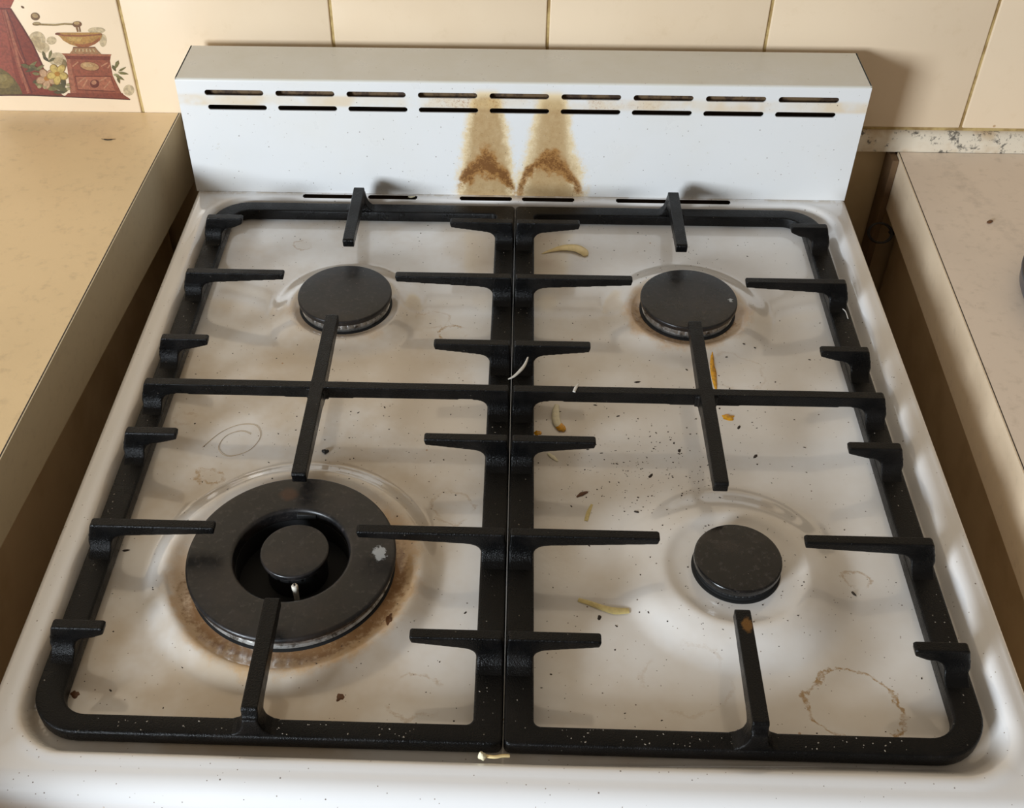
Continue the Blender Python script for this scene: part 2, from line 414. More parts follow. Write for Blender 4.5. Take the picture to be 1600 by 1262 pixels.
paint([(-80, 90), (112, 90), (240, 290), (350, 470), (450, 690), (520, 820), (640, 1000), (700, 1045), (-80, 1040)], RED)
paint([(-80, 100), (10, 100), (90, 420), (150, 760), (210, 1000), (100, 900), (-80, 800)], (168, 84, 66))
stroke([(55, 105), (130, 380), (210, 700), (310, 1010)], 13, LRED)
stroke([(30, 105), (80, 330), (170, 640), (250, 900)], 9, (170, 92, 72))
stroke([(112, 92), (240, 290), (350, 470), (460, 710)], 9, DRED)
stroke([(70, 110), (150, 300), (240, 560), (330, 820)], 6, DRED)
stroke([(150, 420), (200, 560), (260, 680)], 6, LRED)
stroke([(-80, 96), (112, 92)], 7, DRED)
stroke([(230, 720), (290, 870), (350, 1010)], 7, DRED)
paint([(-80, 730), (10, 742), (90, 790), (160, 860), (220, 950), (250, 1030), (-80, 1038)], (120, 102, 54))
paint(ell(40, 880, 110, 80), (146, 126, 72)); paint(ell(20, 850, 60, 40), (160, 142, 88))
stroke([(-80, 1036), (250, 1030), (720, 1048)], 8, (92, 52, 34))
paint([(740, 1010), (1330, 1010), (1345, 1030), (1420, 1078), (1100, 1066), (700, 1048)], (150, 74, 54))
stroke([(700, 1050), (1100, 1066), (1415, 1080)], 6, (104, 46, 32))
paint([(720, 630), (1190, 635), (1225, 820), (1320, 1012), (765, 1010)], (168, 92, 68))
paint([(720, 640), (760, 640), (830, 1005), (765, 1010)], (186, 116, 90))
paint([(668, 578), (1212, 590), (1200, 612), (700, 604)], (190, 116, 86))
paint([(700, 604), (1202, 612), (1196, 655), (722, 640)], (138, 64, 46))
paint([(815, 828), (1206, 828), (1256, 992), (846, 974)], (190, 116, 90))
stroke([(815, 828), (1206, 828)], 5, (120, 52, 36)); stroke([(815, 828), (846, 974), (1256, 992), (1206, 828)], 5, (120, 52, 36))
for q in (((850, 900), (930, 840)), ((900, 950), (950, 860)), ((1080, 880), (1160, 840)), ((1130, 960), (1200, 880)), ((1100, 720), (1170, 680)), ((790, 720), (850, 670)), ((1170, 740), (1200, 700))):
    stroke(q, 7, (214, 152, 120))
paint(ell(975, 722, 112, 52, 8), (150, 80, 56)); paint(ell(975, 718, 102, 44, 8), (206, 160, 112)); paint(ell(955, 708, 55, 20, 8), (222, 184, 136))
paint(ell(1030, 908, 50, 46), (120, 52, 36)); paint(ell(1022, 895, 28, 24), (200, 140, 110))
paint([(795, 512), (1035, 512), (1060, 545), (1105, 590), (755, 582), (785, 545)], (186, 140, 100))
stroke([(795, 514), (1035, 514)], 6, (140, 88, 56))
for k in range(6): stroke([(830 + 36 * k, 530), (820 + 42 * k, 560)], 7, (222, 196, 154))
paint([(600, 362), (640, 352), (1080, 352), (1112, 366), (1108, 400), (1085, 440), (1030, 480), (960, 508), (850, 508), (760, 480), (690, 440), (650, 395)], (206, 156, 88))
paint([(800, 470), (900, 480), (1000, 460), (1090, 400), (1085, 440), (1030, 480), (960, 508), (850, 508)], (184, 112, 68))
paint([(720, 400), (900, 405), (870, 450), (760, 440)], (224, 184, 112))
stroke([(602, 366), (700, 384), (900, 388), (1108, 372)], 8, (168, 100, 64)); paint(ell(630, 366, 30, 14), (146, 84, 54))
stroke([(385, 262), (600, 270), (700, 258), (810, 262)], 10, (160, 132, 84)); stroke([(385, 256), (600, 264), (810, 256)], 4, (206, 182, 134))
paint(ell(398, 258, 46, 20), (158, 126, 80)); paint(ell(398, 252, 34, 9), (210, 186, 140))
paint(ell(383, 178, 50, 42, 20), (136, 100, 64)); paint(ell(383, 168, 34, 24, 20), (196, 166, 122))
paint(ell(838, 262, 50, 34), (140, 96, 62)); paint(ell(835, 250, 32, 18), (206, 172, 122))
stroke([(830, 290), (848, 345)], 9, (170, 126, 84)); stroke([(862, 290), (872, 345)], 7, (140, 100, 66))
paint(ell(245, 76, 20, 10, 40), (126, 90, 60))
G1, G2, G3 = (112, 104, 62), (142, 134, 86), (92, 84, 50)
for a in ((290, 720, 70, 22, 20, G1), (360, 700, 60, 20, -40, G2), (380, 740, 70, 24, 30, G1), (330, 760, 60, 18, 160, G3), (440, 730, 50, 18, -30, G2), (480, 600, 50, 16, 70, G1),
          (500, 640, 45, 16, 40, G3), (545, 590, 50, 16, 105, G2), (560, 650, 45, 16, 150, G1), (400, 800, 50, 18, 10, G2), (430, 920, 60, 22, 20, G2), (400, 880, 50, 20, -20, G3),
          (640, 940, 90, 40, 20, G1), (690, 900, 60, 30, 80, G3), (570, 960, 70, 26, 10, G2), (700, 980, 60, 30, -20, G1), (650, 1000, 70, 20, 0, G3), (700, 700, 30, 60, 0, (150, 128, 88)),
          (1270, 700, 50, 20, 110, G2), (1240, 740, 40, 16, 60, G1), (1330, 750, 50, 12, -30, G2), (1340, 795, 60, 15, 10, G2), (1300, 840, 60, 15, 30, G2), (1260, 810, 30, 12, 0, (190, 186, 140)), (1290, 870, 40, 14, 70, G1)):
    leaf(*a)
def flower(cx, cy, r, c1, c2, c3):
    for k in range(5):
        t = math.radians(72 * k + 20); paint(ell(cx + r * .62 * math.cos(t), cy + r * .62 * math.sin(t), r * .52, r * .40, 72 * k + 20), c3)
        paint(ell(cx + r * .60 * math.cos(t), cy + r * .60 * math.sin(t), r * .45, r * .33, 72 * k + 20), c1)
    paint(ell(cx, cy, r * .3, r * .25), c2)
flower(510, 850, 105, (224, 182, 146), (206, 140, 60), (176, 128, 92))
flower(625, 800, 105, (230, 200, 120), (200, 140, 50), (186, 150, 78))
for q in ((430, 940), (490, 945), (740, 920), (745, 960)): paint(ell(*q, 22, 18), (196, 180, 136))
me = bpy.data.meshes.new('painted_motif')
art_bm.to_mesh(me); art_bm.free()
for a in art_list: me.materials.append(a)
tag(link('painted_motif', me, None, wall), 'painted coffee grinder, red canister and flowers on the corner tile')

# ------------------------------------------------------------------ worktops and cabinets
def edge_l(y): return -.2985 + (y - .34) * .0250
def edge_r(y): return .3360 + (y - .34) * .0330
def slab(edge, side, zt, zb_, far, ys):
    """worktop core with its own slanted free edge; zb_ gives the underside at y"""
    bm = bmesh.new(); R_ = []
    for y in ys:
        e = edge(y)
        R_.append([bm.verts.new((e, y, zt)), bm.verts.new((e, y, zb_(y))), bm.verts.new((far, y, zb_(y))), bm.verts.new((far, y, zt))])
    for A, B in zip(R_, R_[1:]):
        for i in range(4): bm.faces.new((A[i], A[(i + 1) % 4], B[(i + 1) % 4], B[i]))
    bm.faces.new(R_[0]); bm.faces.new(R_[-1][::-1]); return bm
def strip(edge, t0, t1, z0, z1, ys):
    bm = bmesh.new(); R_ = []
    for y in ys:
        a, b = z0(y), z1(y)
        R_.append([bm.verts.new((edge(y) + t0, y, b)), bm.verts.new((edge(y) + t0, y, a)), bm.verts.new((edge(y) + t1, y, a)), bm.verts.new((edge(y) + t1, y, b))])
    for A, B in zip(R_, R_[1:]):
        for i in range(4): bm.faces.new((A[i], A[(i + 1) % 4], B[(i + 1) % 4], B[i]))
    bm.faces.new(R_[0]); bm.faces.new(R_[-1][::-1]); return bm
ys = [-.42, -.14, 0, .14, WY - .0005]
ZL, ZR = .0125, -.0130
def lbot(y): return -.029 - max(0, y + .14) * .0585
def rbot(y): return -.0635
wt = link('worktop', bm_mesh(slab(edge_l, -1, ZL, lambda y: lbot(y) + .001, -1.2, ys), 'worktop_l'), m_lam_l)
tag(wt, 'tan laminate worktop to the left of the cooker, under the painted tile', 'worktop')
link('edge_strip', bm_mesh(strip(edge_l, 0, .0016, lbot, lambda y: ZL, ys), 'es'), m_edge_l, wt)
link('seam_line', bm_mesh(strip(edge_l, -.0002, .0008, lambda y: ZL - .0006, lambda y: ZL + .00002, ys), 'sl'), m_seam, wt)
wt = link('worktop', bm_mesh(slab(edge_r, 1, ZR, rbot, 1.2, ys[:-1] + [WY - .0065]), 'worktop_r'), m_lam_r)
tag(wt, 'grey-beige laminate worktop to the right of the cooker, below the mouldy seal strip', 'worktop')
link('edge_strip', bm_mesh(strip(edge_r, -.0016, 0, lambda y: rbot(y) - .001, lambda y: ZR, ys[:-1] + [WY - .007]), 'es'), m_edge_r, wt)
link('seam_line', bm_mesh(strip(edge_r, -.0006, .0002, lambda y: ZR - .0006, lambda y: ZR + .00002, ys[:-1] + [WY - .007]), 'sl'), m_seam, wt)

def cabinet(x0, x1, zt, label, side):
    """carcass of board panels: two sides, back, base, and the door in front"""
    r = empty('base_cabinet', ((x0 + x1) / 2, 0, -.92), label, 'cabinet')
    def part(n, *a, m=m_board):
        bm = bmesh.new(); box(bm, *a, .001, 1)
        o = link(n, bm_mesh(bm, n), m, r); o.matrix_parent_inverse = Matrix.Translation((-(x0 + x1) / 2, 0, .92)); return o
    def ztop(y): return zt
    part('side_panel', x0, x0 + .016, -.36, .33, -.92, zt); part('side_panel', x1 - .016, x1, -.36, .33, -.92, zt)
    part('base_panel', x0 + .016, x1 - .016, -.36, .33, -.82, -.804)
    part('back_panel', x0 + .016, x1 - .016, .322, .33, -.804, zt)
    part('door', x0 + .002, x1 - .002, -.378, -.362, -.80, zt - .03)
    return r
cabinet(-1.1, -.328, -.0575, 'brown board cabinet under the left worktop', -1)
cabinet(.352, 1.1, -.0645, 'brown board cabinet under the right worktop', 1)
# dark strip added in the right-hand gap to stand for the worktop edge's shade
bm = bmesh.new(); box(bm, .3280, .3335, .322, WY + .004, -.60, -.0150, .0004, 1)
tag(link('wall_shade_strip', bm_mesh(bm, 'shade_strip'), m_shade_strip), 'narrow dark strip added for shade against the wall in the right-hand gap behind the wire loop', 'shade_strip')

# ------------------------------------------------------------------ cooker
cooker = empty('gas_cooker', (0, 0, -.92), 'white enamel gas cooker with scorched slotted backguard, between two worktops', 'cooker')
PI_ = Matrix.Translation((0, 0, .92))
def cpart(name, me, mat, sm=None, par=None):
    o = link(name, me, mat, par or cooker, sm)
    if par is None: o.matrix_parent_inverse = PI_
    return o
HX0, HX1, HY0, HY1, ZRIM, ZFLOOR = -.2715, .2770, -.2835, .3255, -.021, -.0352
WX0, WX1, WY0, WY1, WRAD = -.2552, .2640, -.2600, .2570, .033
def sdrr(x, y):
    cx, cy = (WX0 + WX1) / 2, (WY0 + WY1) / 2; hx, hy = (WX1 - WX0) / 2 - WRAD, (WY1 - WY0) / 2 - WRAD
    qx, qy = abs(x - cx) - hx, abs(y - cy) - hy
    return math.hypot(max(qx, 0), max(qy, 0)) + min(max(qx, qy), 0) - WRAD
def ss(a, b, x):
    t = min(1, max(0, (x - a) / (b - a))); return t * t * (3 - 2 * t)
DOME = [(*BUR['tl'], .050, .0058, .020, .037, .62), (*BUR['tr'], .055, .0058, .020, .038, .62), (*BUR['br'], .058, .0068, .026, .030, .87), (*BUR['wok'], .083, .0062, .014, .064, .60)]
def hz(x, y):
    d = sdrr(x, y)
    zf_ = ZFLOOR + .0047 * ss(-.066, -.012, d)                  # the pressed floor rises in a wide cove to its edges
    z = ZRIM + (zf_ - ZRIM) * (1 - ss(-(.0045 + .0060 * ss(0, .2, x)), .0005, d))
    z += .0007 * math.exp(-((d - .0035) / .0028) ** 2)          # soft raised lip round the well
    if d < 0:
        k = ss(0, -.012, d)
        for cx, cy, r, h, wdt, rin, cf in DOME:
            q = math.hypot(x - cx, y - cy)
            z += k * h * (1 - ss(r - wdt * .5, r + wdt * .6, q)) * (cf + (1 - cf) * ss(rin, r - wdt * .4, q))
            z += k * .0010 * math.exp(-((q - (r - wdt * .6)) / .0040) ** 2)    # rolled ring on the dome's shoulder
    ex = min(x - HX0, HX1 - x)
    if ex < .003: z -= .003 - math.sqrt(max(0, .003 ** 2 - (.003 - ex) ** 2))
    if y < -.2705: z -= .013 - math.sqrt(max(0, .013 ** 2 - (-.2705 - y) ** 2))
    return z
slots = [(-.180, -.1345), (-.1245, -.083), (-.047, -.0030), (.0055, .0495), (.0845, .1285), (.136, .180)]
def lines(a, b, step, extra):
    L = [a + (b - a) * k / round((b - a) / step) for k in range(round((b - a) / step) + 1)]
    L = [v for v in L if all(abs(v - e) > .0006 for e in extra)] + list(extra)
    return sorted(L)
ex = [v for s in slots for v in s]; exi = [v + d for v in (s[0] for s in slots) for d in (.001,)] + [s[1] - .001 for s in slots]
HSL = (.2578, .2640)
xl = lines(HX0, HX1, .0021, ex + exi + [HX0 + .0004, HX0 + .001, HX1 - .0004, HX1 - .001])
yl = lines(HY0, HY1, .0021, [HSL[0], HSL[0] + .001, HSL[1] - .001, HSL[1], HY0 + .0003, HY0 + .001])
bm = bmesh.new(); G = [[bm.verts.new((x, y, hz(x, y))) for x in xl] for y in yl]
def inslot(x, y):
    if math.hypot(x - BUR['wok'][0], y - BUR['wok'][1]) < .040: return True
    if not (HSL[0] < y < HSL[1]): return False
    e = .001 if (y < HSL[0] + .001 or y > HSL[1] - .001) else 0
    return any(a + e < x < b - e for a, b in slots)
for j in range(len(yl) - 1):
    for i in range(len(xl) - 1):
        if inslot((xl[i] + xl[i + 1]) / 2, (yl[j] + yl[j + 1]) / 2): continue
        bm.faces.new((G[j][i], G[j][i + 1], G[j + 1][i + 1], G[j + 1][i]))
# turned-down skirt all round
per = [G[0][i] for i in range(len(xl))] + [G[j][-1] for j in range(1, len(yl))] + [G[-1][i] for i in range(len(xl) - 2, -1, -1)] + [G[j][0] for j in range(len(yl) - 2, 0, -1)]
low = [bm.verts.new((v.co.x, v.co.y, -.062)) for v in per]
for i in range(len(per)):
    j = (i + 1) % len(per)
    bm.faces.new((per[i], low[i], low[j], per[j]))
me = bm_mesh(bm, 'hob'); 
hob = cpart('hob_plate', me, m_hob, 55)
hob['label'] = 'stained white enamel hob plate with pressed rings round the burners'
bm = bmesh.new(); box(bm, HX0 + .003, HX1 - .003, -.279, HY1 - .004, -.90, -.0625, .002, 2)
cpart('oven_body', bm_mesh(bm, 'body'), m_side, 40)
bm = bmesh.new(); box(bm, -.2, .2, .2560, .272, -.05, -.046); box(bm, -.2, .2, .2550, .2560, -.05, -.0350); box(bm, -.2, .2, .272, .273, -.05, -.0225)
cpart('vent_duct', bm_mesh(bm, 'vent'), m_brown)
for x in (-.235, .235):
    for y in (-.25, .29):
        bm = bmesh.new(); lathe(bm, [(0, -.92), (.018, -.92), (.018, -.905), (.01, -.90), (0, -.90)], x, y, 20)
        cpart('levelling_foot', bm_mesh(bm, 'foot'), m_dark)

# backguard: folded sheet box with two rows of nine slots
BX0, BX1, BY0, BY1, BZ0, BZ1 = -.2719, .2761, .2664, .3257, -.0208, .0826
cu = bpy.data.curves.new('face', 'CURVE'); cu.dimensions = '2D'; cu.fill_mode = 'BOTH'; cu.extrude = .0006; cu.resolution_u = 1
def poly(pts):
    s = cu.splines.new('POLY'); s.points.add(len(pts) - 1); s.use_cyclic_u = True
    for p_, q in zip(s.points, pts): p_.co = (*q, 0, 1)
poly([(BX0, BZ0), (BX1, BZ0), (BX1, BZ1 - .002), (BX0, BZ1 - .002)])
for k in range(9):
    for (xs, zc, L, hh) in ((-.2498 + .05693 * k, .0708, .0472, .0024), (-.2490 + .05675 * k, .0580, .0476, .0022)):
        poly(rrect(xs, xs + L, zc - hh, zc + hh, (hh * .98,) * 4, 6))
t = bpy.data.objects.new('work', cu); C.objects.link(t)
dg = bpy.context.evaluated_depsgraph_get(); me = bpy.data.meshes.new_from_object(t.evaluated_get(dg)); bpy.data.objects.remove(t)
bm = bmesh.new(); bm.from_mesh(me)
for v in bm.verts: v.co = Vector((v.co.x, BY0 + .0006 - v.co.z, v.co.y))
face_me = bm_mesh(bm, 'face')
guard = cpart('backguard', bpy.data.meshes.new('g'), m_guard)
bm = bmesh.new(); bm.from_mesh(face_me)
r = .0022
pr = [(BY0, BZ1 - r)] + [(BY0 + r - r * math.cos(a), BZ1 - r + r * math.sin(a)) for a in [math.pi / 2 * k / 5 for k in range(1, 6)]] + [(BY1 - .001, BZ1), (BY1, BZ1 - .001), (BY1, BZ0)]
inn = [(BY1 - .0012, BZ0), (BY1 - .0012, BZ1 - .0012), (BY0 + .0014, BZ1 - .0012), (BY0 + .0012, BZ1 - r)]
prism(bm, pr + inn, 'x', BX0, BX1)
prism(bm, [(p_[0], p_[1]) for p_ in [(BY0 + .0012, BZ0), (BY0 + .0012, BZ1 - r)] + pr[2:7] + [(BY1 - .0012, BZ1 - .0006), (BY1 - .0012, BZ0)]], 'x', BX0 + .00005, BX0 + .0011)
prism(bm, [(p_[0], p_[1]) for p_ in [(BY0 + .0012, BZ0), (BY0 + .0012, BZ1 - r)] + pr[2:7] + [(BY1 - .0012, BZ1 - .0006), (BY1 - .0012, BZ0)]], 'x', BX1 - .0011, BX1 - .00005)
bmesh.ops.recalc_face_normals(bm, faces=bm.faces); bm.to_mesh(guard.data); bm.free()
guard.data.materials.append(m_guard); shade(guard.data, 30)
guard['label'] = 'white slotted backguard with two brown scorch plumes'
bm = bmesh.new(); box(bm, BX0 + .003, BX1 - .003, BY0 + .018, BY0 + .019, BZ0, BZ1 - .003)
link('inner_baffle', bm_mesh(bm, 'baffle'), m_brown, guard)
bm = bmesh.new(); box(bm, BX0 + .003, BX1 - .003, BY0 + .0062, BY0 + .0070, .0630, .0722); link('inner_flange', bm_mesh(bm, 'flange'), m_flange, guard)

# ------------------------------------------------------------------ burners
def bz(cx, cy): return hz(cx, cy)
def rounded(r, z0, z1, e, k=5):
    """outline of a flat disc rim: bottom centre -> top centre"""
    o = [(0, z0), (r - e * .3, z0)]
    o += [(r - e + e * math.sin(a), z1 - e + e * math.cos(a)) for a in [math.pi / 2 * (k - i) / k for i in range(k + 1)]]
    return o
def burner(name, key, rc, zc, thick, m_c, label, rb, group=None, dome=0.0):
    cx, cy = BUR[key]; zb_ = -.0297 if key == 'br' else -.0314
    rt = empty('gas_burner', (cx, cy, zb_), label, 'burner', group)
    bm = bmesh.new()
    lathe(bm, [(0, -.003), (rb + .0015, -.003), (rb + .0015, .0008), (rb + .0004, .0012), (0, .0012)])
    link('base_ring', bm_mesh(bm, 'b'), m_soot, rt, 40)
    H = zc - thick - zb_
    def teeth(r, z, i): return r - (.0010 if (i % 4 < 1 and .0035 < z < H - .0005) else 0)
    bm = bmesh.new()
    lathe(bm, [(0, .001), (rb - .0006, .001), (rb - .0002, .0024), (rb - .0012, .0028), (rb - .0008, .0032), (rb - .0008, H - .0008), (rb - .0016, H + .0002), (0, H + .0002)], seg=160, mod=teeth)
    link('burner_head', bm_mesh(bm, 'h'), m_alu if key != 'br' else m_soot, rt, 30)
    bm = bmesh.new()
    pr_ = [(0, 0), (rc - .0005, 0), (rc - .0001, .0006)] + [(rc - .0012 + .0012 * math.sin(a), thick - .0012 + .0012 * math.cos(a)) for a in [math.pi / 2 * (5 - i) / 5 for i in range(6)]] + [(rc * .6, thick + dome * .7), (rc * .3, thick + dome * .95), (0, thick + dome)]
    lathe(bm, [(r_, z_ + H + .0004) for r_, z_ in pr_], seg=128)
    o = link('burner_cap', bm_mesh(bm, 'c'), None, rt, 40)
    # the cap's material is laid out in the cooker's own coordinates
    for v in o.data.vertices: v.co += Vector((cx, cy, zb_))
    o.matrix_parent_inverse = Matrix.Translation((-cx, -cy, -zb_)); o.data.materials.append(m_c)
    return rt
burner('gas_burner', 'tl', .0355, -.0195, .0042, m_cap, 'rear left gas burner, matt black cap over a silvery ring', .0338)
burner('gas_burner', 'tr', .0362, -.0195, .0042, m_cap_tr, 'rear right gas burner, dusty black cap with a tiny white chip', .0345)
burner('gas_burner', 'br', .0257, -.0190, .0052, m_cap_br, 'front right gas burner, smallest, with a glossy black cap', .0248, dome=.0006)
# wok burner
cx, cy = BUR['wok']; zb_ = -.0316
wk = empty('gas_burner', (cx, cy, zb_), 'large front left wok burner with a black ring cap and small inner cap', 'burner')
zt = -.0190 - zb_
bm = bmesh.new(); lathe(bm, [(.034, -.005), (.0610, -.005), (.0610, .0002), (.0598, .0006), (.034, .0012), (.034, -.005)]); link('base_ring', bm_mesh(bm, 'b'), m_soot, wk, 40)
bm = bmesh.new()
lathe(bm, [(.036, .001), (.0594, .001), (.0600, .0022), (.0588, .0030), (.0592, .0038), (.0592, .0086), (.0580, .0093), (.036, .0093), (.036, .001)], seg=200, mod=lambda r, z, i: r - (.001 if (i % 4 < 1 and .0036 < z < .0072 and r > .05) else 0))
link('burner_head', bm_mesh(bm, 'h'), m_alu, wk, 30)
bm = bmesh.new()
pr_ = [(.0350, .0040), (.0352, .0093), (.0612, .0093), (.0620, .0097)] + [(.0600 + .0020 * math.sin(a), zt - .0020 + .0020 * math.cos(a)) for a in [math.pi / 2 * (6 - i) / 6 for i in range(7)]]
pr_ += [(.050, zt + .0003), (.0400, zt + .0001)] + [(.0368 - .0026 * math.sin(a) + .0, zt - .0024 + .0024 * math.cos(a)) for a in [math.pi / 2 * i / 5 for i in range(6)]] + [(.0340, .0045), (.0350, .0040)]
lathe(bm, pr_, seg=160)
ring = link('ring_cap', bm_mesh(bm, 'rc'), None, wk, 50)
for v in ring.data.vertices: v.co += Vector((cx, cy, zb_))
ring.matrix_parent_inverse = Matrix.Translation((-cx, -cy, -zb_)); ring.data.materials.append(m_cap_wok)
bm = bmesh.new(); lathe(bm, [(0, -.012), (.0345, -.012), (.0345, .004), (.0338, .004), (.0338, -.0105), (0, -.0105)], seg=96); link('burner_well', bm_mesh(bm, 'bw'), m_soot, wk, 40)
ix, iy = .0015, .0028
bm = bmesh.new(); lathe(bm, [(0, -.010), (.0180, -.010), (.0180, .0040), (.0192, .0052), (.0192, zt - .0040), (0, zt - .0040)], ix, iy, 96, mod=lambda r, z, i: r - (.0009 if i % 6 < 1 and z > .0045 else 0)); link('inner_head', bm_mesh(bm, 'ih'), m_soot, wk, 35)
bm = bmesh.new(); lathe(bm, [(.0150, zt - .0046), (.0196, zt - .0046), (.0196, zt - .0038), (.0150, zt - .0038), (.0150, zt - .0046)], ix, iy, 96); link('flame_ring', bm_mesh(bm, 'fr'), m_alu, wk, 35)
bm = bmesh.new(); lathe(bm, [(a_, b_ + zt - .0032) for a_, b_ in rounded(.0205, -.0006, .0030, .0013)] + [(0, zt - .0001)], ix, iy, 96)
o = link('inner_cap', bm_mesh(bm, 'ic'), m_cap, wk, 50)
bm = bmesh.new(); lathe(bm, [(0, -.010), (.0016, -.010), (.0016, zt - .0045), (.0019, zt - .0040), (.0019, zt - .0012), (.0015, zt - .0005), (0, zt - .0003)], .0055, -.0232, 20); ig = link('igniter', bm_mesh(bm, 'ig'), m_ceramic, wk, 40)
bm = bmesh.new(); lathe(bm, [(0, zt - .0004), (.0006, zt - .0004), (.0006, zt + .0006), (0, zt + .0007)], .0055, -.0232, 10); link('electrode_tip', bm_mesh(bm, 'et'), m_soot, ig, 40)
# locating lug on the inside of the ring
bm = bmesh.new(); box(bm, -.002, .010, .0318, .0342, zt - .006, zt - .0020, .0004, 1); link('locating_lug', bm_mesh(bm, 'lug'), m_soot, wk, 40)

# ------------------------------------------------------------------ pan supports
FZ = -.0200                       # top of the frame bars
ROWS = [(.1970, 'c'), (.1245, 'b'), (.0470, 'a'), (-.0470, 'a'), (-.1245, 'b'), (-.1970, 'c')]
TIP_O = {'a': .2117, 'b': .1712, 'c': .2162}
TIP_I = {'a': .0545, 'b': .0883, 'c': .0515}
XM = .1288; XO, XI = .2500, .0003
def fillet(px, pz, r, sx, n=5):
    return [(px + sx * (r - r * math.cos(a)) * 1.0, pz - r + r * math.sin(a)) for a in [math.pi / 2 * (k) / n for k in range(n + 1)]]
def prong_xz(bm, s, y, xa, xt, col_in, xb, zb=-.0215, wy=.0031, tipz=-.0052):
    """finger along x at row y: outer top corner xa, foot xb, tip xt; col_in = inner face of its column"""
    d = 1 if xt > xa else -1
    pts = [(xa, -.0008), (xa + d * .0008, 0), (xt - d * .0010, 0), (xt, -.0010), (xt - d * .0010, tipz)]
    zc = -.0086
    pts += [(col_in + d * .0105, zc)] + [(col_in + d * (.008 - .008 * math.sin(a)), zc - .0004 - .008 * (1 - math.cos(a))) for a in [math.pi / 2 * k / 5 for k in range(6)]]
    pts += [(col_in, zb - .003), (xb, zb - .003), (xb, -.0150)]
    pts = [(s * a, b) for a, b in pts]
    prism(bm, pts, 'y', y - wy, y + wy)
    # flared foot of the column along the frame bar
    fl = [(-.0030, -.0090), (-.0036, -.0128), (-.0048, -.0156), (-.0072, -.0180), (-.0105, -.0196), (-.0140, -.0206)]
    pr2 = [(y + a, b) for a, b in fl] + [(y - .0140, zb - .002), (y + .0140, zb - .002)] + [(y - a, b) for a, b in fl[::-1]]
    prism(bm, pr2, 'x', s * min(xb - (.0012 if xb > .1 else 0), col_in), s * max(xb - (.0012 if xb > .1 else 0), col_in))
def prong_yz(bm, x, ya, yt, col_in, yb, wx=.0044):
    d = 1 if yt > ya else -1; zc = -.0105
    pts = [(ya, -.0010), (ya + d * .001, 0), (yt - d * .0012, 0), (yt, -.0012), (yt - d * .0006, -.0070), (col_in + d * .009, zc)]
    pts += [(col_in + d * (.007 - .007 * math.sin(a)), zc - .0004 - .006 * (1 - math.cos(a))) for a in [math.pi / 2 * k / 5 for k in range(6)]]
    pts += [(col_in, -.0240), (yb, -.0240), (yb, -.0180)]
    prism(bm, pts, 'x', x - wx, x + wx)
    fl = [(-.0040, -.0060), (-.0050, -.0120), (-.0064, -.0160), (-.0090, -.0190), (-.0125, -.0204)]
    pr2 = [(x + a, b) for a, b in fl] + [(x - .0125, -.0235), (x + .0125, -.0235)] + [(x - a, b) for a, b in fl[::-1]]
    prism(bm, pr2, 'y', min(yb, col_in), max(yb, col_in))
def ringbar(bm, s):
    xa, xb = sorted((s * XI, s * XO)); ro = .028
    outer_r = (ro, .004, .004, ro) if s < 0 else (.004, ro, ro, .004)
    ri = .015; inner_r = (ri, .004, .004, ri) if s < 0 else (.004, ri, ri, .004)
    o = rrect(xa, xb, -.2500, .2500, outer_r, 10)
    ia, ib = sorted((s * .0158, s * .2345))
    i_ = rrect(ia, ib, -.2385, .2370, inner_r, 10)
    n = len(o); vs_ = []
    for (P, z) in ((o, FZ), (o, FZ - .0095), (i_, FZ - .0095), (i_, FZ)): vs_.append([bm.verts.new((p[0], p[1], z)) for p in P])
    for A, B in zip(vs_, vs_[1:] + vs_[:1]):
        for k in range(n): bm.faces.new((A[k], A[(k + 1) % n], B[(k + 1) % n], B[k]))
    rings = [vs_[0], vs_[1], vs_[2], vs_[3]]
    es = [e for e in bm.edges if any(e.verts[0] in r_ and e.verts[1] in r_ for r_ in map(set, rings))]
    bmesh.ops.bevel(bm, geom=es, offset=.0016, segments=3, affect='EDGES', profile=.5, clamp_overlap=True)
def cast(bm, name): return remeshed(bm_mesh(bm, name), .00062, 4)
